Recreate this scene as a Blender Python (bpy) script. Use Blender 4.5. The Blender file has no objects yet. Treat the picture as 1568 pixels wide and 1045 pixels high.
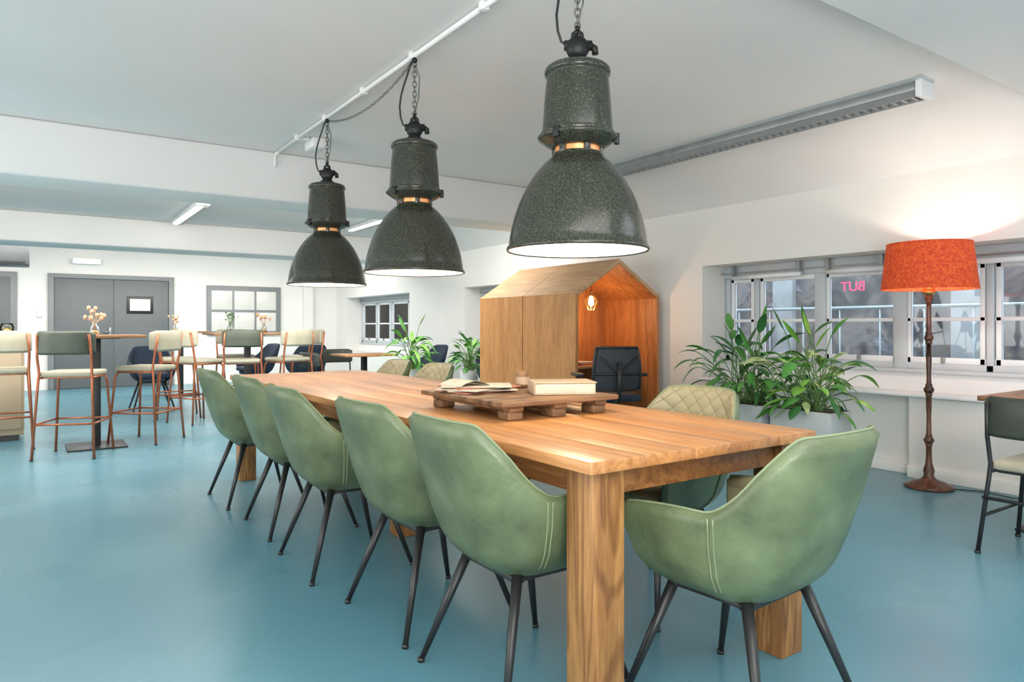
import bpy, bmesh, math, random
from mathutils import Vector, Matrix
random.seed(7)
sc = bpy.context.scene
PI = math.pi

# ------------------------------------------------------------------ materials
def newmat(name):
    m = bpy.data.materials.new(name); m.use_nodes = True
    nt = m.node_tree; b = nt.nodes["Principled BSDF"]
    return m, nt, b
def N(nt, t, **kw):
    n = nt.nodes.new(t)
    for k, v in kw.items(): setattr(n, k, v)
    return n
def ramp(nt, stops):
    r = N(nt, "ShaderNodeValToRGB")
    e = r.color_ramp.elements
    while len(e) < len(stops): e.new(0.5)
    for i, (p, c) in enumerate(stops):
        e[i].position = p; e[i].color = (c[0], c[1], c[2], 1)
    return r
def plain(name, col, rough=0.5, metal=0.0, var=0.12, scale=8.0, bump=0.0, bscale=60, emit=None, estr=0, spec=None, sheen=0):
    m, nt, b = newmat(name)
    tc = N(nt, "ShaderNodeTexCoord")
    n = N(nt, "ShaderNodeTexNoise"); n.inputs["Scale"].default_value = scale; n.inputs["Detail"].default_value = 5
    nt.links.new(tc.outputs["Object"], n.inputs["Vector"])
    a = [c * (1 - var) for c in col]; d = [min(1, c * (1 + var)) for c in col]
    r = ramp(nt, [(0.3, a), (0.7, d)])
    nt.links.new(n.outputs["Fac"], r.inputs["Fac"]); nt.links.new(r.outputs["Color"], b.inputs["Base Color"])
    b.inputs["Roughness"].default_value = rough; b.inputs["Metallic"].default_value = metal
    if spec is not None: b.inputs["Specular IOR Level"].default_value = spec
    if bump:
        n2 = N(nt, "ShaderNodeTexNoise"); n2.inputs["Scale"].default_value = bscale; n2.inputs["Detail"].default_value = 4
        nt.links.new(tc.outputs["Object"], n2.inputs["Vector"])
        bp = N(nt, "ShaderNodeBump"); bp.inputs["Strength"].default_value = bump; bp.inputs["Distance"].default_value = 0.01
        nt.links.new(n2.outputs["Fac"], bp.inputs["Height"]); nt.links.new(bp.outputs["Normal"], b.inputs["Normal"])
    if emit:
        b.inputs["Emission Color"].default_value = (*emit, 1); b.inputs["Emission Strength"].default_value = estr
    return m
def wood(name, light, dark, axis='Y', scale=5.0, rough=0.4, stretch=0.08, grain=0.35, rings=50):
    m, nt, b = newmat(name)
    tc = N(nt, "ShaderNodeTexCoord"); mp = N(nt, "ShaderNodeMapping")
    s = {'X': (stretch, 1, 1), 'Y': (1, stretch, 1), 'Z': (1, 1, stretch)}[axis]
    mp.inputs["Scale"].default_value = s
    nt.links.new(tc.outputs["Object"], mp.inputs["Vector"])
    n = N(nt, "ShaderNodeTexNoise"); n.inputs["Scale"].default_value = scale; n.inputs["Detail"].default_value = 6; n.inputs["Distortion"].default_value = 1.2
    nt.links.new(mp.outputs[0], n.inputs["Vector"])
    mid = [(light[i] + dark[i]) / 2 for i in range(3)]
    r = ramp(nt, [(0.3, dark), (0.45, mid), (0.52, light), (0.6, mid), (0.75, light)])
    nt.links.new(n.outputs["Fac"], r.inputs["Fac"])
    f = N(nt, "ShaderNodeTexNoise"); f.inputs["Scale"].default_value = scale * 14; f.inputs["Detail"].default_value = 3
    nt.links.new(mp.outputs[0], f.inputs["Vector"])
    r2 = ramp(nt, [(0.35, (0.72, 0.68, 0.62)), (0.6, (1, 1, 1))])
    nt.links.new(f.outputs["Fac"], r2.inputs["Fac"])
    mx = N(nt, "ShaderNodeMix", data_type='RGBA', blend_type='MULTIPLY'); mx.inputs[0].default_value = 0.7
    nt.links.new(r.outputs[0], mx.inputs[6]); nt.links.new(r2.outputs[0], mx.inputs[7])
    g = N(nt, "ShaderNodeTexNoise"); g.inputs["Scale"].default_value = scale * .7; g.inputs["Detail"].default_value = 2.5; g.inputs["Distortion"].default_value = .6
    nt.links.new(mp.outputs[0], g.inputs["Vector"])
    ml = N(nt, "ShaderNodeMath", operation='MULTIPLY'); ml.inputs[1].default_value = rings
    nt.links.new(g.outputs["Fac"], ml.inputs[0])
    sn = N(nt, "ShaderNodeMath", operation='SINE'); nt.links.new(ml.outputs[0], sn.inputs[0])
    r3 = ramp(nt, [(0.0, (1, 1, 1)), (0.3, (1, 1, 1)), (1.0, (0.50, 0.40, 0.32))])
    nt.links.new(sn.outputs[0], r3.inputs["Fac"])
    mx2 = N(nt, "ShaderNodeMix", data_type='RGBA', blend_type='MULTIPLY'); mx2.inputs[0].default_value = grain
    nt.links.new(mx.outputs[2], mx2.inputs[6]); nt.links.new(r3.outputs[0], mx2.inputs[7])
    nt.links.new(mx2.outputs[2], b.inputs["Base Color"])
    b.inputs["Roughness"].default_value = rough
    bp = N(nt, "ShaderNodeBump"); bp.inputs["Strength"].default_value = 0.2; bp.inputs["Distance"].default_value = 0.005
    nt.links.new(f.outputs["Fac"], bp.inputs["Height"]); nt.links.new(bp.outputs[0], b.inputs["Normal"])
    return m

M_wall = plain("white_plaster", (0.84, 0.82, 0.78), 0.75, var=0.02, scale=2, bump=0.05, bscale=25)
M_ceil = plain("ceiling_paint", (0.83, 0.815, 0.80), 0.8, var=0.02, scale=1.5, bump=0.05, bscale=15)
M_white = plain("white_gloss", (0.84, 0.85, 0.86), 0.35, var=0.02)
M_frame = plain("window_frame_grey", (0.56, 0.60, 0.63), 0.4, var=0.03)
M_doorg = plain("door_grey", (0.13, 0.14, 0.145), 0.45, var=0.05)
M_doorf = plain("door_frame_grey", (0.22, 0.23, 0.23), 0.45, var=0.05)
M_frost = plain("frosted_pane", (0.62, 0.60, 0.55), 0.3, var=0.05, emit=(1, 1, 0.97), estr=0.08)
M_black = plain("black_steel", (0.018, 0.018, 0.018), 0.38, var=0.2)
M_cast = plain("cast_iron", (0.022, 0.023, 0.022), 0.45, metal=0.5, var=0.3, bump=0.3, bscale=80)
M_chain = plain("chain_steel", (0.20, 0.19, 0.17), 0.4, metal=0.9)
M_copper = plain("copper_tube", (0.45, 0.14, 0.065), 0.35, metal=0.55)
M_alu = plain("aluminium", (0.33, 0.34, 0.34), 0.4, metal=0.6)
M_green = plain("green_leather", (0.120, 0.155, 0.078), 0.38, var=0.35, scale=7, bump=0.16, bscale=60)
M_seam = plain("leather_piping", (0.21, 0.25, 0.14), 0.5)
M_navy = plain("navy_fabric", (0.02, 0.035, 0.06), 0.8)
M_cream = plain("cream_leather", (0.46, 0.42, 0.31), 0.55, var=0.08)
M_dgreen = plain("olive_leather", (0.085, 0.098, 0.070), 0.5, var=0.15)
M_charcoal = plain("charcoal_leather", (0.045, 0.052, 0.042), 0.5, var=0.15)
M_tabletop = wood("table_top_wood", (0.60, 0.285, 0.108), (0.42, 0.175, 0.058), 'Y', 6, 0.34, 0.07, 0.25, 60)
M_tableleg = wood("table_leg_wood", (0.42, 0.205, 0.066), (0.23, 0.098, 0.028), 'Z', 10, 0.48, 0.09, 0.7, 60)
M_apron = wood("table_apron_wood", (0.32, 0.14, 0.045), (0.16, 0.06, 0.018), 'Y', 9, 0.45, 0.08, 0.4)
M_booth = wood("booth_panel_wood", (0.54, 0.26, 0.095), (0.42, 0.185, 0.062), 'Z', 4, 0.45, 0.12, 0.15)
M_roofw = wood("booth_roof_wood", (0.62, 0.39, 0.21), (0.52, 0.30, 0.15), 'Y', 3, 0.5, 0.1, 0.15)
M_boothin = wood("booth_inner_wood", (0.52, 0.215, 0.07), (0.36, 0.13, 0.04), 'Z', 5, 0.5, 0.12, 0.3)
M_old = wood("weathered_wood", (0.30, 0.16, 0.075), (0.10, 0.048, 0.022), 'X', 9, 0.6, 0.1, 0.5)
M_barwood = wood("bar_top_wood", (0.42, 0.22, 0.10), (0.28, 0.13, 0.06), 'X', 6, 0.4, 0.1)
M_turned = wood("turned_dark_wood", (0.15, 0.055, 0.025), (0.045, 0.016, 0.009), 'Z', 8, 0.25, 0.2)
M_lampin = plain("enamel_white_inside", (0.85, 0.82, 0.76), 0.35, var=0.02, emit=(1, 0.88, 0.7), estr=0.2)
M_planter = plain("planter_grey", (0.48, 0.51, 0.51), 0.45, var=0.03)
M_pot = plain("pot_white", (0.75, 0.75, 0.73), 0.4, var=0.03)
M_soil = plain("soil", (0.05, 0.035, 0.02), 0.9, bump=0.6)
M_paper = plain("paper", (0.58, 0.50, 0.39), 0.7, var=0.12, scale=30)
M_cover = plain("book_cover", (0.46, 0.32, 0.21), 0.5, var=0.1)
M_cover2 = plain("magazine_cover", (0.38, 0.14, 0.09), 0.4, var=0.5, scale=14)
M_beige = plain("beige_cabinet", (0.38, 0.30, 0.20), 0.5, var=0.03)
M_tube = plain("fluorescent_tube", (1, 1, 1), 0.5, var=0, emit=(1, 0.98, 0.94), estr=6)
M_tubedim = plain("dim_diffuser", (0.7, 0.7, 0.7), 0.5, var=0, emit=(1, 0.98, 0.94), estr=0.9)
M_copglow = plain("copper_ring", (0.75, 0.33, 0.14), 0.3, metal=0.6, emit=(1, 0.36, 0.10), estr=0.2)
M_bulb = plain("warm_bulb", (1, 0.8, 0.5), 0.3, var=0, emit=(1, 0.62, 0.25), estr=14)
M_bulbw = plain("pendant_bulb", (1, 0.9, 0.8), 0.3, var=0, emit=(1, 0.85, 0.62), estr=8)
M_neon = plain("neon_pink", (0.8, 0.1, 0.2), 0.4, var=0, emit=(1, 0.08, 0.20), estr=1.6)
M_ground = plain("pavement", (0.22, 0.21, 0.205), 0.9, var=.3, scale=3)
M_dried = plain("dried_flower", (0.62, 0.40, 0.24), 0.8, var=0.3, scale=30)
M_brass = plain("brass", (0.55, 0.35, 0.12), 0.3, metal=0.9)
M_mesh = plain("chair_mesh_fabric", (0.035, 0.04, 0.05), 0.7)
LEAF = [plain("leaf_dark", (0.035, 0.135, 0.035), 0.35, var=0.3), plain("leaf_mid", (0.07, 0.24, 0.04), 0.38, var=0.3),
        plain("leaf_light", (0.19, 0.42, 0.06), 0.4, var=0.25), plain("leaf_variegated", (0.42, 0.52, 0.22), 0.4, var=0.3, scale=20)]
M_stem = plain("stem_green", (0.10, 0.20, 0.05), 0.5)

def glassmat(name, tint):
    m, nt, b = newmat(name)
    out = nt.nodes["Material Output"]
    tr = N(nt, "ShaderNodeBsdfTransparent"); tr.inputs[0].default_value = (*tint, 1)
    gl = N(nt, "ShaderNodeBsdfGlossy"); gl.inputs["Roughness"].default_value = 0.03
    fr = N(nt, "ShaderNodeFresnel"); fr.inputs[0].default_value = 1.5
    mx = N(nt, "ShaderNodeMixShader")
    nt.links.new(fr.outputs[0], mx.inputs[0]); nt.links.new(tr.outputs[0], mx.inputs[1]); nt.links.new(gl.outputs[0], mx.inputs[2])
    nt.links.new(mx.outputs[0], out.inputs[0])
    return m
M_glass = glassmat("window_glass", (0.85, 0.90, 0.93))
M_vglass = glassmat("vase_glass", (0.9, 0.93, 0.93))

m, nt, b = newmat("speckled_green_enamel"); M_enamel = m
tc = N(nt, "ShaderNodeTexCoord")
n = N(nt, "ShaderNodeTexNoise"); n.inputs["Scale"].default_value = 230; n.inputs["Detail"].default_value = 2
nt.links.new(tc.outputs["Object"], n.inputs["Vector"])
r = ramp(nt, [(0.42, (0.018, 0.021, 0.015)), (0.58, (0.048, 0.050, 0.035)), (0.72, (0.13, 0.125, 0.09))])
nt.links.new(n.outputs["Fac"], r.inputs["Fac"]); nt.links.new(r.outputs[0], b.inputs["Base Color"])
b.inputs["Roughness"].default_value = 0.22

m, nt, b = newmat("teal_epoxy"); M_floor = m
tc = N(nt, "ShaderNodeTexCoord")
n = N(nt, "ShaderNodeTexNoise"); n.inputs["Scale"].default_value = 0.7; n.inputs["Detail"].default_value = 3; n.inputs["Roughness"].default_value = 0.5
nt.links.new(tc.outputs["Object"], n.inputs["Vector"])
r = ramp(nt, [(0.25, (0.098, 0.250, 0.312)), (0.75, (0.120, 0.282, 0.342))])
nt.links.new(n.outputs["Fac"], r.inputs["Fac"]); nt.links.new(r.outputs[0], b.inputs["Base Color"])
r2 = ramp(nt, [(0.25, (0.24,) * 3), (0.75, (0.34,) * 3)])
n2 = N(nt, "ShaderNodeTexNoise"); n2.inputs["Scale"].default_value = 1.5; n2.inputs["Detail"].default_value = 3
nt.links.new(tc.outputs["Object"], n2.inputs["Vector"])
nt.links.new(n2.outputs["Fac"], r2.inputs["Fac"]); nt.links.new(r2.outputs[0], b.inputs["Roughness"])
n3 = N(nt, "ShaderNodeTexNoise"); n3.inputs["Scale"].default_value = 2.5; n3.inputs["Detail"].default_value = 1
nt.links.new(tc.outputs["Object"], n3.inputs["Vector"])
bp = N(nt, "ShaderNodeBump"); bp.inputs["Strength"].default_value = 0.08; bp.inputs["Distance"].default_value = 0.02
nt.links.new(n3.outputs["Fac"], bp.inputs["Height"]); nt.links.new(bp.outputs[0], b.inputs["Normal"])

m, nt, b = newmat("quilted_leather"); M_quilt = m
tc = N(nt, "ShaderNodeTexCoord"); sp = N(nt, "ShaderNodeSeparateXYZ")
nt.links.new(tc.outputs["Object"], sp.inputs[0])
def mth(op, a, bb=None):
    q = N(nt, "ShaderNodeMath", operation=op)
    for i, x in enumerate([a, bb]):
        if x is None: continue
        if isinstance(x, (int, float)): q.inputs[i].default_value = x
        else: nt.links.new(x, q.inputs[i])
    return q.outputs[0]
u_ = mth('ADD', sp.outputs["X"], sp.outputs["Z"]); v_ = mth('SUBTRACT', sp.outputs["X"], sp.outputs["Z"])
su = mth('ABSOLUTE', mth('SINE', mth('MULTIPLY', u_, 42))); sv = mth('ABSOLUTE', mth('SINE', mth('MULTIPLY', v_, 42)))
hh = mth('POWER', mth('MULTIPLY', su, sv), 0.4)
bp = N(nt, "ShaderNodeBump"); bp.inputs["Strength"].default_value = 0.5; bp.inputs["Distance"].default_value = 0.01
nt.links.new(hh, bp.inputs["Height"]); nt.links.new(bp.outputs[0], b.inputs["Normal"])
r = ramp(nt, [(0.0, (0.18, 0.155, 0.085)), (0.35, (0.31, 0.27, 0.16))])
nt.links.new(hh, r.inputs["Fac"]); nt.links.new(r.outputs[0], b.inputs["Base Color"]); b.inputs["Roughness"].default_value = 0.45

m, nt, b = newmat("red_lampshade"); M_shade = m
tc = N(nt, "ShaderNodeTexCoord")
n = N(nt, "ShaderNodeTexNoise"); n.inputs["Scale"].default_value = 45; n.inputs["Detail"].default_value = 3; n.inputs["Distortion"].default_value = 1.5
nt.links.new(tc.outputs["Object"], n.inputs["Vector"])
r = ramp(nt, [(0.4, (0.44, 0.036, 0.009)), (0.6, (0.62, 0.090, 0.016))])
nt.links.new(n.outputs["Fac"], r.inputs["Fac"]); nt.links.new(r.outputs[0], b.inputs["Base Color"])
nt.links.new(r.outputs[0], b.inputs["Emission Color"]); b.inputs["Emission Strength"].default_value = 0.3
b.inputs["Roughness"].default_value = 0.8

m, nt, b = newmat("exterior_stone_wall"); M_brick = m
tc = N(nt, "ShaderNodeTexCoord")
n = N(nt, "ShaderNodeTexNoise"); n.inputs["Scale"].default_value = 2.6; n.inputs["Detail"].default_value = 8; n.inputs["Distortion"].default_value = .8
nt.links.new(tc.outputs["Object"], n.inputs["Vector"])
r = ramp(nt, [(0.32, (0.02, 0.017, 0.018)), (0.45, (0.07, 0.058, 0.058)), (0.55, (0.15, 0.115, 0.10)), (0.63, (0.08, 0.075, 0.08)), (0.75, (0.26, 0.23, 0.24))])
nt.links.new(n.outputs["Fac"], r.inputs["Fac"]); nt.links.new(r.outputs[0], b.inputs["Base Color"]); b.inputs["Roughness"].default_value = 0.9

# ------------------------------------------------------------------ mesh builder
class MB:
    def __init__(s): s.v = []; s.f = []; s.mi = []; s.sm = []; s.mats = []
    def mat(s, m):
        if m not in s.mats: s.mats.append(m)
        return s.mats.index(m)
    def add(s, vs, fs, m, smooth=False, xf=None):
        o = len(s.v); i = s.mat(m)
        for p in vs:
            p = Vector(p)
            if xf is not None: p = xf @ p
            s.v.append(p)
        for f in fs:
            s.f.append([o + k for k in f]); s.mi.append(i); s.sm.append(smooth)
    def box(s, lo, hi, m, bev=0.0, xf=None, seg=2):
        lo = Vector(lo); hi = Vector(hi)
        if bev <= 0:
            x0, y0, z0 = lo; x1, y1, z1 = hi
            vs = [(x0, y0, z0), (x1, y0, z0), (x1, y1, z0), (x0, y1, z0), (x0, y0, z1), (x1, y0, z1), (x1, y1, z1), (x0, y1, z1)]
            fs = [(3, 2, 1, 0), (4, 5, 6, 7), (0, 1, 5, 4), (1, 2, 6, 5), (2, 3, 7, 6), (3, 0, 4, 7)]
            s.add(vs, fs, m, False, xf); return
        bm = bmesh.new(); bmesh.ops.create_cube(bm, size=1)
        c = (lo + hi) / 2; d = hi - lo
        for v in bm.verts: v.co = Vector((v.co.x * d.x + c.x, v.co.y * d.y + c.y, v.co.z * d.z + c.z))
        bmesh.ops.bevel(bm, geom=bm.edges[:], offset=min(bev, min(d) * 0.49), segments=seg, profile=0.5, affect='EDGES')
        bm.verts.index_update()
        s.add([v.co.copy() for v in bm.verts], [[v.index for v in f.verts] for f in bm.faces], m, seg > 1, xf); bm.free()
    def tube(s, pts, r, m, seg=8, xf=None, cap=True, closed=False):
        pts = [Vector(p) for p in pts]; n = len(pts)
        rs = r if isinstance(r, (list, tuple)) else [r] * n
        t0 = (pts[1] - pts[0]).normalized()
        up = Vector((0, 0, 1)) if abs(t0.z) < 0.9 else Vector((1, 0, 0))
        a = t0.cross(up).normalized()
        vs = []; fs = []
        for i, p in enumerate(pts):
            if closed: t = (pts[(i + 1) % n] - pts[i - 1]).normalized()
            else: t = (pts[min(i + 1, n - 1)] - pts[max(i - 1, 0)]).normalized()
            a = (a - t * a.dot(t)).normalized(); bb = t.cross(a)
            for k in range(seg):
                q = 2 * PI * k / seg
                vs.append(p + (a * math.cos(q) + bb * math.sin(q)) * rs[i])
        rng = n if closed else n - 1
        for i in range(rng):
            j = (i + 1) % n
            for k in range(seg):
                k2 = (k + 1) % seg
                fs.append((i * seg + k, i * seg + k2, j * seg + k2, j * seg + k))
        if cap and not closed:
            fs.append(list(range(seg))[::-1]); fs.append([(n - 1) * seg + k for k in range(seg)])
        s.add(vs, fs, m, True, xf)
    def lathe(s, prof, c, m, seg=32, xf=None, smooth=True):
        c = Vector(c); vs = []; fs = []; n = len(prof)
        for (r, z) in prof:
            for k in range(seg):
                q = 2 * PI * k / seg
                vs.append(c + Vector((r * math.cos(q), r * math.sin(q), z)))
        for i in range(n - 1):
            for k in range(seg):
                k2 = (k + 1) % seg
                fs.append((i * seg + k, i * seg + k2, (i + 1) * seg + k2, (i + 1) * seg + k))
        s.add(vs, fs, m, smooth, xf)
    def ball(s, c, r, m, sx=1, sy=1, sz=1, seg=14, xf=None):
        c = Vector(c)
        vs = []; fs = []; R = seg // 2 + 1
        for i in range(R):
            th = PI * i / (R - 1)
            for k in range(seg):
                q = 2 * PI * k / seg
                rr = max(math.sin(th), 0.001)
                vs.append(c + Vector((r * sx * rr * math.cos(q), r * sy * rr * math.sin(q), -r * sz * math.cos(th))))
        for i in range(R - 1):
            for k in range(seg):
                k2 = (k + 1) % seg
                fs.append((i * seg + k, i * seg + k2, (i + 1) * seg + k2, (i + 1) * seg + k))
        s.add(vs, fs, m, True, xf)
    def grid(s, P, m, smooth=True, xf=None, flip=False):
        R = len(P); C = len(P[0]); vs = [p for row in P for p in row]; fs = []
        for i in range(R - 1):
            for j in range(C - 1):
                f = (i * C + j, i * C + j + 1, (i + 1) * C + j + 1, (i + 1) * C + j)
                fs.append(f[::-1] if flip else f)
        s.add(vs, fs, m, smooth, xf)
    def prism_y(s, poly, y0, y1, m):
        n = len(poly)
        vs = [(x, y0, z) for x, z in poly] + [(x, y1, z) for x, z in poly]
        fs = [list(range(n)), list(range(n, 2 * n))[::-1]] + [(i, i + n, (i + 1) % n + n, (i + 1) % n)[::1] for i in range(n)]
        s.add(vs, fs, m)
    def mesh(s, name):
        me = bpy.data.meshes.new(name + "_mesh")
        me.from_pydata([tuple(v) for v in s.v], [], s.f)
        for m in s.mats: me.materials.append(m)
        me.polygons.foreach_set("material_index", s.mi); me.polygons.foreach_set("use_smooth", s.sm)
        me.update()
        bm = bmesh.new(); bm.from_mesh(me); bmesh.ops.recalc_face_normals(bm, faces=bm.faces[:]); bm.to_mesh(me); bm.free()
        return me
    def obj(s, name, loc=(0, 0, 0), rz=0):
        return place(s.mesh(name), name, loc, rz)
def place(me, name, loc=(0, 0, 0), rz=0):
    o = bpy.data.objects.new(name, me); sc.collection.objects.link(o)
    o.location = loc; o.rotation_euler = (0, 0, math.radians(rz)); return o
def centred(mb, name):
    xs = [v.x for v in mb.v]; ys = [v.y for v in mb.v]; zs = [v.z for v in mb.v]
    c = Vector(((min(xs) + max(xs)) / 2, (min(ys) + max(ys)) / 2, min(zs)))
    mb.v = [v - c for v in mb.v]
    return mb.obj(name, c)
def arc(p0, p1, sag, n=12):
    p0 = Vector(p0); p1 = Vector(p1)
    return [p0.lerp(p1, i / n) + Vector((0, 0, -sag * 4 * (i / n) * (1 - i / n))) for i in range(n + 1)]

# ------------------------------------------------------------------ room shell
XR = 5.5; XL = -4.0; YB = 14.8; YF = -3.0; ZC = 2.60
b_ = MB(); b_.box((XL - .2, YF, -0.1), (XR + .6, YB + .2, 0), M_floor); b_.obj("floor")
b_ = MB()
b_.box((XL - .2, YF, ZC), (XR + .6, YB + .2, ZC + .15), M_ceil)
cv = [(4.55, 2.60), (4.8, 2.575), (5.05, 2.52), (5.25, 2.45), (5.4, 2.37), (5.5, 2.28)]
P = [[(x, YF, z), (x, YB, z)] for x, z in cv]
b_.grid(P, M_ceil)
b_.box((XL, YF, 2.50), (XR, 1.70, 2.60), M_ceil)
b_.obj("ceiling")
b_ = MB(); b_.box((XL, 6.03, 2.19), (XR, 6.55, 2.60), M_ceil, 0.02); b_.obj("trim_beam_1")
b_ = MB(); b_.box((XL, 10.9, 2.21), (XR, 11.6, 2.60), M_ceil, 0.02); b_.obj("trim_beam_2")
wins = [(0.2, 4.66), (6.75, 9.3), (11.2, 14.2)]
ZS, ZT = 0.60, 1.718
b_ = MB()
b_.box((XR, YF, 0), (XR + .5, YB, ZS), M_wall)
b_.box((XR, YF, ZT), (XR + .5, YB, ZC), M_wall)
e = [YF] + [y for w in wins for y in w] + [YB]
for i in range(0, len(e), 2): b_.box((XR, e[i], ZS), (XR + .5, e[i + 1], ZT), M_wall)
b_.obj("wall_right")
b_ = MB(); b_.box((XL, YB, 0), (XR + .5, YB + .2, ZC), M_wall)
b_.box((4.75, YB - .12, 0), (4.95, YB, ZC), M_wall)
b_.obj("wall_back")
b_ = MB(); b_.box((XL - .2, YF, 0), (XL, YB + .2, ZC), M_wall); b_.obj("wall_left")
b_ = MB()
b_.box((5.38, 0.0, 0.0), (5.499, 2.62, 0.60), M_wall, 0.006)
b_.box((5.34, 0.0, 0.60), (5.62, 4.64, 0.622), M_white, 0.004)
b_.obj("trim_window_ledge")
b_ = MB(); b_.box((5.48, 2.63, 0), (5.4995, 5.15, 0.09), M_wall, 0.004); b_.box((5.36, 0.0, 0), (5.379, 2.62, 0.09), M_wall, 0.004)
b_.obj("baseboard_right")
b_ = MB(); b_.box((XL, YB - .015, 0), (0.2, YB - .001, 0.1), M_wall); b_.box((2.3, YB - .015, 0), (4.74, YB - .001, 0.1), M_wall); b_.obj("baseboard_back")

def window(name, y0, y1, mulls, thick=()):
    w = MB(); x0, x1 = 5.84, 5.90; zb = 0.78; zt = 1.60
    w.box((x0 - .02, y0, ZS), (x1, y1, zb - .03), M_white)
    w.box((x0 - .05, y0, zb - .03), (x1, y1, zb), M_frame, 0.004)
    w.box((x0, y0, zb), (x1, y1, zb + .05), M_frame, 0.004)
    w.box((x0 - .03, y0, zt), (x1, y1, ZT), M_frame, 0.004)
    w.box((x0 - .06, y0, zt + .04), (x0 - .03, y1, zt + .055), M_alu)
    for y in mulls:
        hw = 0.05 if y in thick else 0.025
        a = max(y0, y - hw); c = min(y1, y + hw)
        w.box((x0 - (.02 if y in thick else 0), a, zb), (x1, c, zt), M_frame, 0.004)
    ms = sorted(mulls)
    for a, c in zip(ms[:-1], ms[1:]):
        a2 = a + .03; c2 = c - .03
        for zz in (zb + .05, zt - .045): w.box((x0 + .01, a2, zz), (x1 - .01, c2, zz + .045), M_white, 0.003)
        w.box((x0 + .01, a2, zb + .38), (x1 - .01, c2, zb + .41), M_white, 0.003)
        for yy in (a2 + .005, c2 - .04): w.box((x0 + .01, yy, zb + .05), (x1 - .01, yy + .035, zt), M_white, 0.003)
        w.box((x0 - .02, (a + c) / 2 - .01, zb + .055), (x0 + .01, (a + c) / 2 + .01, zb + .10), M_alu, 0.003)
    w.box((5.872, y0, zb), (5.876, y1, zt), M_glass)
    w.obj(name)
window("window_1", 0.2, 4.66, [0.25, 1.0, 1.60, 2.26, 2.90, 3.60, 4.28, 4.62], (2.90, 3.60, 1.60))
window("window_2", 6.75, 9.3, [6.8, 7.6, 8.45, 9.25], (8.45,))
window("window_3", 11.2, 14.2, [11.25, 11.9, 12.7, 13.4, 14.15], (12.7,))
b_ = MB()
for (a, c) in [(0.45, 1.5), (1.7, 2.8), (3.0, 3.5), (3.75, 4.5)]:
    b_.tube([(5.76, a, 1.60), (5.76, c, 1.60)], 0.022, M_white, 10)
    b_.box((5.74, a, 1.62), (5.78, a + .03, ZT - .001), M_alu); b_.box((5.74, c - .03, 1.62), (5.78, c, ZT - .001), M_alu)
b_.obj("roller_blind")
# outside
b_ = MB(); b_.box((7.9, -6, -0.5), (8.1, 18, 2.4), M_brick)
for y in (-1.2, 1.0, 3.1, 5.2, 7.6, 10.4, 13.2): b_.box((7.8, y, -0.1), (7.9, y + .28, 2.4), M_ground, .01)
b_.obj("exterior_wall")
b_ = MB(); b_.box((6.15, -6, -0.1), (7.9, 18, 0.0), M_ground); b_.obj("exterior_ground")
b_ = MB()
y = -1.0
while y < 6:
    b_.tube([(7.3, y, 0), (7.3, y, 1.32)], .010, M_doorf, 6); y += .44
b_.tube([(7.3, -1, 1.32), (7.3, 6, 1.32)], .018, M_doorf, 8); b_.tube([(7.3, -1, .15), (7.3, 6, .15)], .014, M_doorf, 8)
b_.obj("exterior_railing")

cu = bpy.data.curves.new("neon_sign", 'FONT'); cu.body = "BUT"; cu.size = 0.12; cu.extrude = 0.004; cu.materials.append(M_neon)
ns = bpy.data.objects.new("neon_sign", cu); sc.collection.objects.link(ns)
ns.rotation_euler = (PI / 2, 0, PI / 2); ns.location = (5.92, 3.24, 1.43)

# doors
b_ = MB()
b_.box((0.24, YB - .06, 0), (0.33, YB - .001, 2.06), M_doorf, .005); b_.box((2.17, YB - .06, 0), (2.26, YB - .001, 2.06), M_doorf, .005)
b_.box((0.33, YB - .06, 1.98), (2.17, YB - .001, 2.06), M_doorf, .005)
b_.box((0.335, YB - .04, 0.01), (1.245, YB - .001, 1.975), M_doorg, .005); b_.box((1.255, YB - .04, 0.01), (2.165, YB - .001, 1.975), M_doorg, .005)
b_.box((1.17, YB - .06, 0.9), (1.21, YB - .04, 1.1), M_alu, .004); b_.tube([(1.19, YB - .09, 1.02), (1.08, YB - .09, 1.02)], .01, M_alu)
b_.obj("door_1")
b_ = MB(); b_.box((-1.2, YB - .06, 0), (-0.2, YB - .001, 2.06), M_doorf, .005); b_.box((-1.1, YB - .075, 0.01), (-.3, YB - .06, 1.97), M_doorg, .005)
b_.box((-.42, YB - .09, .9), (-.38, YB - .075, 1.1), M_alu, .004); b_.obj("door_2")
b_ = MB(); b_.box((1.46, YB - .065, 1.36), (1.90, YB - .042, 1.68), M_black, .004); b_.box((1.51, YB - .068, 1.41), (1.85, YB - .064, 1.63), M_frost); b_.obj("framed_notice")
b_ = MB(); b_.box((2.85, YB - .07, 0.95), (4.28, YB - .002, 1.93), M_doorf, .005)
for i in range(3):
    for j in range(2):
        b_.box((2.93 + i * .43, YB - .078, 1.02 + j * .43), (3.32 + i * .43, YB - .068, 1.40 + j * .43), M_frost, .003)
b_.obj("window_4")
b_ = MB(); b_.box((0.6, YB - .1, 2.24), (1.05, YB - .001, 2.34), M_white, .01); b_.box((0.63, YB - .11, 2.25), (1.02, YB - .099, 2.33), M_tube); b_.obj("emergency_light")
b_ = MB(); b_.box((-.9, 12.0, 1.98), (-.02, 12.5, 2.32), M_doorg, .02); b_.box((-.85, 11.985, 2.0), (-.07, 12.0, 2.03), M_black); b_.box((-.5, 12.2, 2.32), (-.4, 12.3, 2.6), M_alu); b_.obj("ceiling_air_unit")
b_ = MB(); b_.box((0.08, YB - .03, 1.28), (0.16, YB - .001, 1.40), M_white, .005); b_.obj("light_switch")

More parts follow.
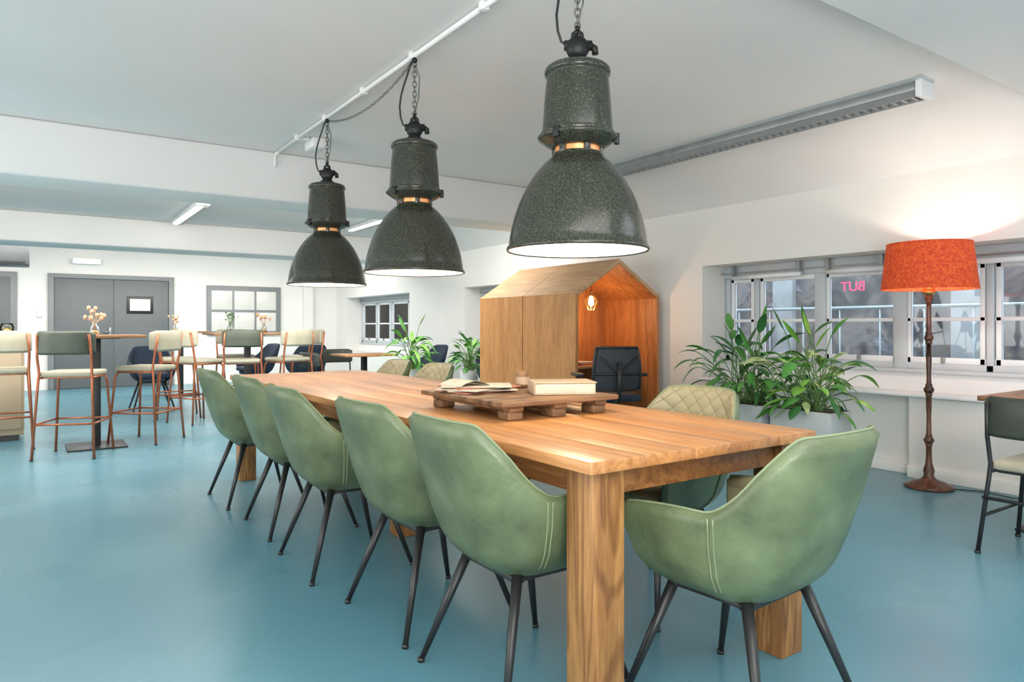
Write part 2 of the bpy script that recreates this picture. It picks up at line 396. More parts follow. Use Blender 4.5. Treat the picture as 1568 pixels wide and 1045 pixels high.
# ------------------------------------------------------------------ ceiling fixtures
b_ = MB()
b_.box((4.39, 2.09, 2.545), (4.51, 6.02, 2.60), M_alu, .004)
b_.box((4.39, 2.10, 2.505), (4.405, 6.02, 2.545), M_doorf); b_.box((4.495, 2.10, 2.505), (4.51, 6.02, 2.545), M_doorf)
b_.box((4.425, 2.14, 2.530), (4.475, 6.0, 2.5445), M_tubedim)
y = 2.12
while y < 6.0:
    b_.box((4.406, y, 2.507), (4.494, y + .014, 2.528), M_alu); y += .06
b_.box((4.37, 2.05, 2.50), (4.53, 2.09, 2.60), M_white, .004)
b_.obj("fluorescent_ceiling_light")
for (x, a, c) in [(1.68, 8.9, 10.7), (3.95, 8.3, 10.0)]:
    b_ = MB(); b_.box((x - .08, a, 2.55), (x + .08, c, 2.60), M_white, .01)
    b_.box((x - .06, a + .05, 2.535), (x - .01, c - .05, 2.5495), M_tube); b_.box((x + .01, a + .05, 2.535), (x + .06, c - .05, 2.5495), M_alu)
    b_.obj("fluorescent_ceiling_light")
b_ = MB()
b_.tube([(1.70, 1.71, 2.578), (1.70, 6.0, 2.578)], 0.013, M_ceil, 10)
b_.tube([(1.70, 5.9, 2.578), (1.70, 6.0, 2.57), (1.70, 6.01, 2.5), (1.70, 6.012, 2.47)], 0.013, M_ceil, 10)
for yy in (1.9, 2.7, 3.42, 4.1, 4.78, 5.4): b_.box((1.68, yy - .02, 2.56), (1.72, yy + .02, 2.60), M_ceil, .004)
b_.box((1.80, 5.35, 2.52), (1.92, 5.55, 2.599), M_ceil, .01)
b_.box((1.73, 5.4, 2.57), (1.8, 5.44, 2.599), M_ceil, .01)
b_.obj("ceiling_conduit")

# ------------------------------------------------------------------ pendant lamps
def pendant():
    w = MB()
    outer = [(.262, .004), (.268, 0), (.272, .006), (.268, .016), (.262, .022), (.259, .05), (.252, .09), (.241, .13), (.226, .175), (.206, .22), (.183, .262), (.155, .302), (.128, .332), (.105, .352), (.094, .362), (.092, .372)]
    w.lathe(outer, (0, 0, 0), M_enamel, 64)
    inner = [(.262, .004), (.256, .022), (.252, .05), (.244, .09), (.233, .13), (.218, .175), (.198, .22), (.175, .262), (.147, .302), (.10, .335), (.0005, .345)]
    w.lathe(inner, (0, 0, 0), M_lampin, 64)
    w.lathe([(.086, .366), (.086, .395)], (0, 0, 0), M_copglow, 40)
    for k in range(6):
        q = k * PI / 3 + .3
        w.box((-.012, .082, .364), (.012, .097, .398), M_enamel, .002, Matrix.Rotation(q, 4, 'Z'))
    neck = [(.0005, .392), (.09, .392), (.102, .394), (.122, .404), (.138, .416), (.150, .424), (.153, .430), (.150, .437), (.139, .440), (.134, .446), (.134, .452), (.131, .50), (.127, .56), (.122, .62), (.117, .664), (.117, .668), (.124, .670), (.126, .680), (.124, .690), (.114, .700), (.09, .707), (.05, .711), (.0005, .712)]
    w.lathe(neck, (0, 0, 0), M_enamel, 56)
    w.lathe([(.139, .440), (.141, .446), (.139, .452), (.133, .454)], (0, 0, 0), M_enamel, 48)
    for q in (0.4, 2.5, 4.6): w.box((-.012, .138, .405), (.012, .158, .446), M_cast, .003, Matrix.Rotation(q, 4, 'Z'))
    w.lathe([(.0005, .70), (.05, .708), (.05, .722), (.034, .732), (.03, .745), (.0005, .75)], (0, 0, 0), M_cast, 24)
    w.ball((0, 0, .775), .046, M_cast, 1, .75, 1.0)
    w.tube([(-.05, 0, .785), (.055, 0, .785)], .019, M_cast, 10)
    w.tube([(.05, 0, .785), (.066, 0, .775), (.068, 0, .752)], .013, M_cast, 8)
    w.tube([(-.02, 0, .80), (-.014, 0, .83), (0, 0, .842), (.014, 0, .83), (.02, 0, .80)], .009, M_cast, 8)
    w.tube([(0.0, .03, .79), (0, .034, .83), (0, 0.01, .862), (0, -.012, .85), (0, -.006, .838)], .007, M_cast, 8)
    z = .845; i = 0
    while z < 1.135:
        L = .024; pts = []
        for k in range(12):
            q = 2 * PI * k / 12
            a = math.cos(q) * .0105; c = math.sin(q) * L / 1.25
            pts.append((a, 0, z + L / 2 + c) if i % 2 == 0 else (0, a, z + L / 2 + c))
        w.tube(pts, .0028, M_chain, 6, closed=True); z += L * 1.12; i += 1
    pts = [(.004, 0, 1.12), (.026, .004, 1.06), (.022, .004, .95), (.004, 0, .87)]
    w.tube(pts, .003, M_chain, 6)
    pts = []
    for (x, zz) in [(-.045, .79), (-.062, .80), (-.075, .84), (-.08, .90), (-.072, .96), (-.055, 1.02), (-.035, 1.08), (-.02, 1.13), (-.006, 1.15)]:
        pts.append((x, 0, zz))
    w.tube(pts, .005, M_black, 8)
    w.ball((0, 0, 1.148), .016, M_cast)
    w.lathe([(.0005, .12), (.03, .125), (.05, .15), (.055, .18), (.045, .215), (.025, .25), (.02, .31)], (0, 0, 0), M_bulbw, 20)
    w.lathe([(.022, .26), (.022, .345)], (0, 0, 0), M_brass, 16)
    return w.mesh("pendant_lamp")
pm = pendant()
PL = [(1.715, 2.055), (1.70, 3.40), (1.70, 4.75)]
for (x, y) in PL:
    place(pm, "pendant_lamp", (x, y, 1.405), -34)
b_ = MB()
p = arc((1.70, 4.72, 2.545), (1.70, 3.43, 2.55), .09, 40)
for i in range(40):
    a = p[i]; c = p[i + 1]; d = (c - a)
    off = Vector((0.005, 0, 0)) if i % 2 else Vector((0, 0, .005))
    b_.tube([a + off, a + d * .5 + off * 1.2, c + off], .0025, M_chain, 5); b_.tube([a - off, a + d * .5 - off * 1.2, c - off], .0025, M_chain, 5)
b_.obj("slack_chain")

# ------------------------------------------------------------------ table
b_ = MB(); TX0, TX1, TY0, TY1 = 1.205, 2.225, 1.39, 5.42
w5 = (TX1 - TX0) / 5
for i in range(5):
    b_.box((TX0 + i * w5 + .0004, TY0 + (.002 if i % 2 else 0), .728), (TX0 + (i + 1) * w5 - .0004, TY1, .762), M_tabletop, .0035)
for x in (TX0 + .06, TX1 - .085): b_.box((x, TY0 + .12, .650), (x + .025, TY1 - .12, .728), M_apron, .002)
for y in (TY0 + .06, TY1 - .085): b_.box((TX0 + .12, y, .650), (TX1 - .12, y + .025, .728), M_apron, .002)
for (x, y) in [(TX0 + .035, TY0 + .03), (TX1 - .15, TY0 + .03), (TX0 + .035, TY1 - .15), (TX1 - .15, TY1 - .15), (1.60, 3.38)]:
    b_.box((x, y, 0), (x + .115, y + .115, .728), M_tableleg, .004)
centred(b_, "dining_table")

# tray with books
b_ = MB(); Z0 = .7625
tx0, tx1, ty0, ty1 = 1.43, 2.01, 2.14, 2.80
for i in range(4):
    a = ty0 + i * (ty1 - ty0) / 4
    b_.box((tx0, a + .002, Z0 + .055), (tx1, a + (ty1 - ty0) / 4 - .002, Z0 + .075), M_old, .004)
for x in (tx0 + .05, (tx0 + tx1) / 2 - .03, tx1 - .11):
    b_.box((x, ty0 + .02, Z0 + .035), (x + .06, ty1 - .02, Z0 + .055), M_old, .004)
    for y in (ty0 + .03, ty1 - .11):
        b_.box((x - .005, y, Z0), (x + .065, y + .08, Z0 + .036), M_old, .008)
centred(b_, "wooden_serving_tray")
ZB = Z0 + .0765
b_ = MB()
R = Matrix.Translation((1.85, 2.32, ZB)) @ Matrix.Rotation(math.radians(-28), 4, 'Z')
b_.box((-.13, -.095, 0), (.13, .095, .004), M_cover, .001, R); b_.box((-.127, -.092, .004), (.125, .092, .046), M_paper, .003, R); b_.box((-.13, -.095, .046), (.13, .095, .052), M_cover, .002, R)
b_.box((-.133, -.095, 0), (-.127, .095, .052), M_cover, .002, R)
b_.obj("thick_book")
b_ = MB()
for i, (x, y, rz, mm) in enumerate([(1.60, 2.60, 10, M_cover2), (1.61, 2.60, -20, M_paper), (1.59, 2.60, 25, M_paper), (1.62, 2.61, -5, M_cover2), (1.60, 2.60, -32, M_paper)]):
    R = Matrix.Translation((x, y, ZB + i * .0055)) @ Matrix.Rotation(math.radians(rz), 4, 'Z')
    b_.box((-.15, -.105, 0), (.15, .105, .005), mm, .001, R)
pp = [[(1.47 + .15 * j / 8, 2.52 + .18 * i, ZB + .028 + .022 * math.sin(j / 8 * PI)) for j in range(9)] for i in range(2)]
b_.grid(pp, M_paper)
b_.obj("magazine_stack")
b_ = MB(); b_.lathe([(.0005, 0), (.028, 0), (.032, .01), (.032, .055), (.026, .066), (.026, .076), (.0005, .078)], (0, 0, 0), M_old, 24)
b_.lathe([(.0325, .015), (.0325, .05)], (0, 0, 0), M_cover, 24); b_.obj("candle_jar", (1.86, 2.62, ZB))

# ------------------------------------------------------------------ shell armchair
def lerp_tab(tab, z):
    if z <= tab[0][0]: return tab[0][1]
    for (a, va), (c, vc) in zip(tab[:-1], tab[1:]):
        if z <= c:
            t = (z - a) / (c - a); return va + (vc - va) * t
    return tab[-1][1]
def shell_chair(name, M_out, M_in, M_pipe, M_leg, top=.83, arm=.615):
    w = MB()
    HW = [(.375, .165), (.40, .20), (.42, .222), (.46, .248), (.54, .272), (.64, .288), (.74, .285), (.84, .268)]
    YBk = [(.375, -.15), (.40, -.185), (.42, -.208), (.46, -.235), (.54, -.265), (.64, -.298), (.74, -.330), (.84, -.362)]
    YFr = [(.375, .12), (.42, .165), (.46, .185), (.54, .205), (.64, .215), (.84, .215)]
    n = 2.7
    def plan(s, z):
        q = abs(s); hw = lerp_tab(HW, z); yb = lerp_tab(YBk, z); yf = lerp_tab(YFr, z); yc = -.04
        if q <= .62:
            ph = q / .62 * PI / 2
            x = hw * max(math.sin(ph), 0) ** (2 / n); y = yc + (yb - yc) * max(math.cos(ph), 0) ** (2 / n)
        else:
            x = hw; y = yc + (yf - yc) * (q - .62) / .38
        return Vector((x if s >= 0 else -x, y, z))
    def h(s):
        q = abs(s)
        if q < .26: return top + .004 * math.cos(q / .26 * PI / 2)
        if q < .61:
            t = (q - .26) / .35; t = t ** .85
            return top + (arm - top) * (3 * t * t - 2 * t ** 3)
        return arm - .02 * ((q - .61) / .39) ** 2
    S = 64; Rw = 16; zb = .375
    outer = [[plan(-1 + 2 * i / S, zb + (h(-1 + 2 * i / S) - zb) * (j / Rw) ** 1.3) for i in range(S + 1)] for j in range(Rw + 1)]
    th = .034
    inner = []
    for j in range(Rw + 1):
        row = []
        for i in range(S + 1):
            a = outer[j][min(i + 1, S)] - outer[j][max(i - 1, 0)]
            c = outer[min(j + 1, Rw)][i] - outer[max(j - 1, 0)][i]
            nn = a.cross(c).normalized()
            p = outer[j][i]
            if nn.dot(Vector((p.x, p.y + .0, 0))) > 0: nn = -nn
            row.append(p + nn * th)
        inner.append(row)
    rim = [[(outer[Rw][i] + inner[Rw][i]) / 2 + Vector((0, 0, .012)) for i in range(S + 1)]]
    w.grid(outer + rim, M_out)
    w.grid(rim + inner[::-1], M_in)
    for i in (0, S):
        mid = [(outer[j][i] + inner[j][i]) / 2 + Vector((0, .014, 0)) for j in range(Rw + 1)]
        w.grid([[outer[j][i] for j in range(Rw + 1)], mid, [inner[j][i] for j in range(Rw + 1)]], M_out)
    c = Vector((0, -.01, zb - .004)); ring = outer[0]
    w.add([c] + ring, [(0, i + 1, i + 2) for i in range(S)] + [(0, S + 1, 1)], M_out, True)
    w.box((-.195, -.17, .425), (.195, .245, .495), M_in, .033, None, 4)
    w.box((-.14, -.10, .374), (.14, .215, .44), M_out, .02, None, 3)
    w.tube([rim[0][i] + Vector((0, 0, .001)) for i in range(S + 1)], .0038, M_pipe, 6)
    for s_ in (-.56, .56):
        i = round((s_ + 1) / 2 * S)
        nrm = Vector((outer[5][i].x, outer[5][i].y, 0)).normalized()
        for d in (-.007, .007):
            t = Vector((-nrm.y, nrm.x, 0)) * d
            w.tube([outer[j][i] + nrm * .0008 + t for j in range(3, Rw + 1)], .0028, M_pipe, 6)
    for sx in (-1, 1):
        for (ya, yb2) in ((-.14, -.235), (.15, .235)):
            w.tube([(sx * .14, ya * .82, .378), (sx * .245, yb2, .012)], [.017, .0095], M_leg, 10)
            w.lathe([(.0005, 0), (.012, 0), (.012, .014), (.0005, .014)], (sx * .2465, yb2 + (.002 if yb2 > 0 else -.002), 0), M_leg, 10)
    w.box((-.155, -.13, .356), (.155, -.10, .374), M_leg, .003); w.box((-.155, .11, .356), (.155, .14, .374), M_leg, .003)
    w.box((-.15, -.12, .358), (-.125, .13, .372), M_leg, .003); w.box((.125, -.12, .358), (.15, .13, .372), M_leg, .003)
    return w.mesh(name)
chair = shell_chair("dining_chair", M_green, M_quilt, M_seam, M_black)
CH = [(1.31, 1.85, -90), (1.30, 2.47, -88), (1.24, 3.22, -91), (1.26, 3.96, -90), (1.22, 4.74, -89),
      (1.715, 1.315, 4), (2.13, 2.06, 90), (2.13, 4.45, 90), (2.13, 5.12, 90)]
for (x, y, rz) in CH: place(chair, "dining_chair", (x, y, 0), rz)
lounge = shell_chair("lounge_armchair", M_navy, M_navy, M_navy, M_black, .82, .62)
for (x, y, rz) in [(1.35, 10.6, 180), (2.9, 11.3, 100), (3.5, 10.7, 0), (4.75, 9.2, 90), (5.1, 7.75, 160)]: place(lounge, "lounge_armchair", (x, y, 0), rz)

# ------------------------------------------------------------------ bar stools / cafe chairs
def stool(name, seat, M_seat, M_back, M_fr, bh=.34):
    w = MB(); r = .011
    w.box((-.20, -.19, seat - .05), (.20, .20, seat), M_seat, .022, None, 4)
    w.box((-.18, -.17, seat - .062), (.18, .18, seat - .048), M_fr, .004)
    for sx in (-1, 1):
        w.tube([(sx * .235, -.245, .008), (sx * .205, -.20, seat - .10), (sx * .20, -.19, seat - .02), (sx * .205, -.215, seat + .12), (sx * .195, -.245, seat + bh - .03)], r, M_fr, 8)
        w.tube([(sx * .235, .235, .008), (sx * .195, .19, seat - .10), (sx * .18, .16, seat - .05)], r, M_fr, 8)
        w.tube([(sx * .185, .17, seat - .056), (sx * .2, -.19, seat - .056)], r * .9, M_fr, 8)
        fz = seat * .40
        w.tube([(sx * .222, .22, fz), (sx * .222, -.225, fz)], r * .8, M_fr, 8)
        for yy in (-.245, .235): w.lathe([(.0005, 0), (.014, 0), (.014, .012), (.0005, .012)], (sx * .235, yy, 0), M_black, 10)
    fz = seat * .40 if seat > .6 else seat * .6
    w.tube([(-.222, .22, seat * .4), (.222, .22, seat * .4)], r * .8, M_fr, 8); w.tube([(-.222, -.225, fz), (.222, -.225, fz)], r * .8, M_fr, 8)
    z0 = seat + bh - .20; z1 = seat + bh
    pr = []
    K = 12; sec = [(-.022, z0 + .02), (-.026, (z0 + z1) / 2), (-.022, z1 - .02), (-.008, z1), (.010, z1 - .003), (.022, z1 - .02), (.026, (z0 + z1) / 2), (.022, z0 + .02), (.008, z0), (-.01, z0 + .003), (-.022, z0 + .02)]
    for i in range(K + 1):
        u = -1 + 2 * i / K; x = .225 * u; y = -.265 + .07 * u * u * u * u + .02 * u * u
        sq = 1 if 0 < i < K else .3
        zc = (z0 + z1) / 2
        pr.append([Vector((x, y + a * sq, zc + (z - zc) * (1 if 0 < i < K else .8))) for a, z in sec])
    w.grid(pr, M_back)
    w.add(pr[0][:-1], [list(range(len(sec) - 1))], M_back); w.add(pr[-1][:-1], [list(range(len(sec) - 1))], M_back)
    return w.mesh(name)
st_g = stool("bar_stool_olive", .74, M_cream, M_dgreen, M_copper)
st_c = stool("bar_stool_cream", .74, M_cream, M_cream, M_copper)
for (me, x, y, rz) in [(st_g, .31, 7.17, -22), (st_c, .93, 7.66, 50), (st_c, -.22, 7.95, 0),
                       (st_c, 1.62, 8.85, -65), (st_g, 2.05, 8.62, -10), (st_c, 2.95, 9.25, 95), (st_c, 2.3, 9.98, 180), (st_g, 1.5, 9.5, -95), (st_c, 2.62, 8.72, 20)]:
    place(me, "bar_stool", (x, y, 0), rz)
cafe = stool("cafe_chair", .46, M_cream, M_charcoal, M_black, .32)
for (x, y, rz) in [(4.10, 1.31, -90), (4.9, .62, 0), (3.20, 9.10, -80), (3.75, 9.85, 180)]: place(cafe, "cafe_chair", (x, y, 0), rz)

def pedestal_table(name, x, y, w_, d_, h_, topm):
    b = MB()
    b.box((-w_ / 2, -d_ / 2, h_ - .028), (w_ / 2, d_ / 2, h_), topm, .004)
    b.box((-.18, -.18, h_ - .036), (.18, .18, h_ - .028), M_black)
    b.box((-.035, -.035, .012), (.035, .035, h_ - .036), M_black, .004)
    b.box((-.24, -.24, 0), (.24, .24, .014), M_black, .004)
    return b.obj(name, (x, y, 0))
pedestal_table("bar_table", .50, 7.58, .76, .60, 1.04, M_barwood)
pedestal_table("bar_table", 2.28, 9.3, .95, .70, 1.04, M_barwood)
pedestal_table("bar_table", 2.0, 12.4, .8, .70, 1.04, M_barwood)
pedestal_table("cafe_table", 4.68, 1.36, .80, .72, .74, M_barwood)
pedestal_table("cafe_table", 3.80, 9.15, .75, .60, .74, M_tabletop)
b_ = MB(); b_.box((-1.7, 8.35, 0.06), (-.06, 8.95, .98), M_beige, .006); b_.box((-1.75, 8.28, .98), (-.02, 9.0, 1.02), M_barwood, .005); b_.box((-1.66, 8.4, 0), (-.1, 8.9, .06), M_black)
for i in range(3): b_.box((-1.68 + i * .54, 8.335, .12), (-1.16 + i * .54, 8.35, .92), M_beige, .004)
centred(b_, "kitchen_island")

def vase(loc, kind):
    w = MB(); x = random.random
    w.lathe([(.0005, .003), (.035, .003), (.04, .02), (.038, .07), (.018, .095), (.016, .12), (.019, .125)], (0, 0, 0), M_vglass, 20)
    w.lathe([(.0005, .006), (.034, .006), (.036, .04), (.0005, .041)], (0, 0, 0), M_brass if kind else M_soil, 16)
    for i in range(9 if kind else 16):
        a = x() * 2 * PI; s = .03 + .06 * x(); hgt = .15 + .10 * x()
        tip = Vector((math.cos(a) * s, math.sin(a) * s, hgt))
        w.tube([(0, 0, .03), (tip.x * .3, tip.y * .3, .12), tip], .0018, M_stem if not kind else M_dried, 5)
        if kind: w.ball(tip, .018, M_dried, 1, 1, 1.3, 8)
        else:
            for k in range(4):
                d = Vector((x() - .5, x() - .5, x() * .6)).normalized() * .05
                q = Vector((-d.y, d.x, 0)).normalized() * .008
                w.add([tip, tip + d * .5 + q, tip + d, tip + d * .5 - q], [(0, 1, 2, 3)], LEAF[k % 3])
    w.obj("flower_vase", loc)
vase((.48, 7.48, 1.0405), 1); vase((2.05, 9.2, 1.0405), 0); vase((2.5, 9.35, 1.0405), 1); vase((1.9, 12.3, 1.0405), 1)
b_ = MB(); b_.lathe([(.0005, 0), (.05, 0), (.06, .02), (.06, .10), (.05, .13), (.0005, .13)], (0, 0, 0), M_vglass, 20); b_.ball((0, 0, .05), .045, M_brass)
b_.obj("glass_jar", (-.2, 8.6, 1.021))

# ------------------------------------------------------------------ wooden booth
b_ = MB(); bx0, bx1, by0, by1, ze, zr = 4.29, 5.43, 5.17, 6.0, 1.44, 1.80
xm = (bx0 + bx1) / 2; t = .035; by2 = 6.90; bm_ = 6.03
for (a, c) in ((by0, bm_ + .010), (bm_ + .022, by2)):
    b_.box((bx0, a, 0), (bx0 + t, c, ze), M_booth, .002, None, 1)
    b_.box((bx1 - t, a, 0), (bx1, c, ze), M_booth, .002, None, 1)
    b_.box((bx0 + t, a + .003, 0.02), (bx0 + t + .002, c, ze - .01), M_boothin); b_.box((bx1 - t - .002, a + .003, 0.02), (bx1 - t, c, ze - .01), M_boothin)
sl = (zr - ze) / (xm - bx0); tv = .045
for (a, c) in ((by0, bm_ + .010), (bm_ + .018, by2)):
    b_.prism_y([(bx0 - .0, ze), (xm, zr), (xm, zr - tv), (bx0 + t, ze + t * sl - tv), (bx0 + t, ze - .0), ][::-1], a, c, M_roofw)
    b_.prism_y([(bx1 + .0, ze), (xm, zr), (xm, zr - tv), (bx1 - t, ze + t * sl - tv), (bx1 - t, ze - .0)], a, c, M_roofw)
b_.prism_y([(bx0 + t, ze + t * sl - tv - .002), (xm, zr - tv - .002), (xm, zr - tv - .006), (bx0 + t, ze + t * sl - tv - .006)], by0 + .003, by2, M_boothin)
b_.prism_y([(bx1 - t, ze + t * sl - tv - .002), (xm, zr - tv - .002), (xm, zr - tv - .006), (bx1 - t, ze + t * sl - tv - .006)], by0 + .003, by2, M_boothin)
b_.prism_y([(bx0 + t + .002, .01), (bx1 - t - .002, .01), (bx1 - t - .002, ze - .01), (xm, zr - tv - .008), (bx0 + t + .002, ze - .01)], 5.985, 6.03, M_boothin)
b_.box((bx0 + t + .003, 5.42, .69), (bx1 - t - .003, 5.984, .715), M_booth, .002)
b_.box((bx0 + t + .003, 6.04, .69), (bx1 - t - .003, 6.5, .715), M_booth, .002)
b_.tube([(xm, 5.6, zr - tv - .006), (xm, 5.6, 1.50)], .003, M_black, 6)
b_.lathe([(.0005, 1.44), (.016, 1.44), (.016, 1.50), (.0005, 1.505)], (xm, 5.6, 0), M_brass, 14)
b_.lathe([(.0005, 1.33), (.022, 1.338), (.032, 1.365), (.028, 1.40), (.014, 1.44)], (xm, 5.6, 0), M_bulb, 16)
for k in range(6):
    q = k * PI / 3; c, s_ = math.cos(q), math.sin(q)
    b_.tube([(xm + .018 * c, 5.6 + .018 * s_, 1.46), (xm + .07 * c, 5.6 + .07 * s_, 1.38), (xm + .03 * c, 5.6 + .03 * s_, 1.29)], .0022, M_brass, 5)
centred(b_, "wooden_phone_booth")
b_ = MB()
R = Matrix.Translation((4.75, 5.65, .716)) @ Matrix.Rotation(.3, 4, 'Z')
b_.box((-.13, -.1, 0), (.13, .1, .02), M_cover2, .002, R); b_.box((-.12, -.09, .02), (.12, .09, .035), M_paper, .002, R); b_.obj("desk_books")

# office chair
b_ = MB()
b_.box((-.24, -.22, .44), (.24, .24, .50), M_navy, .025, None, 3)
pr = []
for i in range(9):
    z = .55 + .38 * i / 8
    pr.append([Vector((.22 * (1 - .15 * (i / 8) ** 3) * (-1 + 2 * j / 8), -.25 - .05 * math.sin(i / 8 * PI) * .4 - .03 * (i / 8) + .05 * (-1 + 2 * j / 8) ** 2, z)) for j in range(9)])
b_.grid(pr, M_mesh)
for i in (0, 3, 8): b_.tube(pr[i], .014, M_black, 6)
for j in (0, 8): b_.tube([pr[i][j] for i in range(9)], .014, M_black, 6)
b_.tube([(0, -.30, .80), (0, -.32, .6), (0, -.26, .45), (0, -.05, .42)], .024, M_black, 8)
b_.tube([(-.17, -.27, .84), (0, -.305, .70), (.17, -.27, .84)], .012, M_black, 8)
for sx in (-1, 1):
    b_.tube([(sx * .2, 0, .45), (sx * .29, 0, .47), (sx * .30, .0, .66)], .015, M_black, 8)
    b_.box((sx * .30 - .035, -.12, .66), (sx * .30 + .035, .14, .69), M_black, .01)
b_.tube([(0, 0, .10), (0, 0, .44)], .028, M_black, 12)
for k in range(5):
    q = k * 2 * PI / 5 + .3; c, s_ = math.cos(q), math.sin(q)
    b_.tube([(0, 0, .12), (.28 * c, .28 * s_, .075)], [.025, .016], M_black, 8); b_.ball((.28 * c, .28 * s_, .03), .03, M_black)
b_.obj("office_chair", (4.42, 4.84, 0), -25)

# ------------------------------------------------------------------ plants
def leaf(w, base, az, reach, height, blen, bw, mat, droop=1.0, stem=True):
    d = Vector((math.cos(az), math.sin(az), 0)); base = Vector(base)
    p0 = base; p1 = base + d * reach * .25 + Vector((0, 0, height * .65)); p2 = base + d * reach + Vector((0, 0, height))
    pts = [(1 - t) ** 2 * p0 + 2 * t * (1 - t) * p1 + t * t * p2 for t in [i / 6 for i in range(7)]]
    if stem: w.tube(pts, .0035, M_stem, 5, cap=False)
    tdir = (pts[-1] - pts[-2]).normalized(); side = Vector((-d.y, d.x, 0)) ; side = (side + Vector((0, 0, random.uniform(-.5, .5)))).normalized()
    rows = []; p = pts[-1]; K = 8; g = tdir
    for i in range(K + 1):
        u = i / K; wd = bw * (math.sin(PI * min(1, u * .93 + .05)) ** .8) * (1 - .25 * u)
        if i == K: wd = .0005
        up = side.cross(g).normalized()
        rows.append([p - side * wd + up * wd * .3, p - side * wd * .5 + up * .08 * wd, p, p + side * wd * .5 + up * .08 * wd, p + side * wd + up * wd * .3])
        g = (g + Vector((0, 0, -droop * .22))).normalized(); p = p + g * (blen / K)
    w.grid(rows, mat)
def planter_plant(name, loc, size, n, seed, mats, hh=(.15, .55), rr=(.1, .4), bl=(.16, .3), bw=(.02, .04), legs=True, H=.55, tall=0):
    random.seed(seed); w = MB(); sx, sy = size
    w.box((-sx, -sy, H - .17), (sx, sy, H), M_planter, .006) if legs else w.lathe([(.0005, H - .2), (.08, H - .2), (.11, H), (.10, H), (.0005, H - .02)], (0, 0, 0), M_pot, 24)
    w.box((-sx + .012, -sy + .012, H), (sx - .012, sy - .012, H + .004), M_soil) if legs else None
    for a in (-1, 1):
        for c in (-1, 1):
            w.tube([(a * (sx - .01), c * (sy - .01), 0), (a * (sx - .01), c * (sy - .01), H - .17)], .008, M_white if legs else M_black, 6)
    for a in (-1, 1): w.tube([(a * (sx - .01), -(sy - .01), .06), (a * (sx - .01), sy - .01, .06)], .007, M_white if legs else M_black, 6)
    for c in (-1, 1): w.tube([(-(sx - .01), c * (sy - .01), .06), (sx - .01, c * (sy - .01), .06)], .007, M_white if legs else M_black, 6)
    for i in range(n):
        b0 = (random.uniform(-sx * .6, sx * .6), random.uniform(-sy * .6, sy * .6), H + .002)
        leaf(w, b0, random.uniform(0, 2 * PI), random.uniform(*rr), random.uniform(*hh), random.uniform(*bl), random.uniform(*bw), random.choice(mats), random.uniform(.4, 1.5))
    for i in range(tall):
        b0 = (random.uniform(-sx * .5, sx * .5), random.uniform(-sy * .6, sy * .6), H + .002)
        leaf(w, b0, random.uniform(0, 2 * PI), random.uniform(.03, .16), random.uniform(.42, .58), random.uniform(.16, .22), random.uniform(.035, .05), random.choice(mats), random.uniform(.2, .9))
    return w.obj(name, loc)
D, Mi, Li, Va = LEAF
planter_plant("potted_peace_lily", (4.64, 3.50, 0), (.13, .24), 80, 3, [D, D, Mi, Mi], (.03, .45), (.08, .36), (.16, .28), (.022, .045), H=.52, tall=9)
planter_plant("potted_aglaonema", (4.64, 2.95, 0), (.13, .24), 76, 11, [D, Mi, Mi, Va, Li], (.0, .40), (.08, .30), (.16, .25), (.022, .05), H=.52, tall=7)
planter_plant("potted_bromeliad", (3.95, 8.0, 0), (.07, .07), 46, 5, [Li, Mi, Li], (.05, .40), (.05, .22), (.2, .34), (.022, .045), False, .58, tall=3)
planter_plant("potted_pothos", (4.42, 7.38, 0), (.07, .07), 40, 8, [Mi, Li, Mi], (.02, .30), (.05, .16), (.12, .22), (.022, .04), False, .58)
planter_plant("potted_fern", (5.2, 8.6, 0), (.07, .07), 30, 9, [Mi, D], (.02, .35), (.05, .2), (.12, .25), (.02, .03), False, .58)
random.seed(4); b_ = MB()
b_.tube([(7.6, 1.95, 0), (7.7, 2.0, .8), (7.75, 1.9, 1.9)], .02, M_old)
for i in range(150):
    b_a = Vector((7.7, random.gauss(1.95, .10), random.uniform(.1, 2.0)))
    leaf(b_, b_a, random.uniform(PI * .6, PI * 1.4), .03, .02, .10, .03, random.choice([Mi, Li]), 1.2, False)
b_.obj("exterior_ivy_plant")

# ------------------------------------------------------------------ floor lamp
b_ = MB()
base = [(.0005, 0), (.15, 0), (.155, .012), (.15, .022), (.12, .030), (.10, .045), (.06, .055), (.04, .07), (.03, .09)]
def knob(z, r=.034, l=.055): return [(.018, z - l * .8), (.024, z - l * .6), (.019, z - l * .5), (r * .8, z - l * .3), (r, z), (r * .8, z + l * .3), (.019, z + l * .5), (.024, z + l * .6), (.016, z + l * .8)]
prof = base + [(.036, .12), (.022, .17), (.018, .22)] + knob(.33) + [(.014, .50), (.017, .55)] + knob(.68) + [(.014, .78), (.018, .90), (.014, 1.0)] + knob(1.04, .03) + [(.016, 1.14), (.014, 1.25)] + knob(1.32, .028, .04) + [(.012, 1.40), (.0005, 1.40)]
b_.lathe(prof, (0, 0, 0), M_turned, 28)
b_.lathe([(.0005, 1.34), (.038, 1.34), (.040, 1.36), (.034, 1.385), (.0005, 1.39)], (0, 0, 0), M_brass, 20)
sh = [(.295, 1.375), (.297, 1.378), (.262, 1.69), (.260, 1.693), (.257, 1.69), (.292, 1.378)]
b_.lathe(sh, (0, 0, 0), M_shade, 56)
b_.tube([(.2955 * math.cos(k * PI / 24), .2955 * math.sin(k * PI / 24), 1.378) for k in range(48)], .004, M_shade, 6, closed=True)
b_.tube([(.2605 * math.cos(k * PI / 24), .2605 * math.sin(k * PI / 24), 1.692) for k in range(48)], .004, M_shade, 6, closed=True)
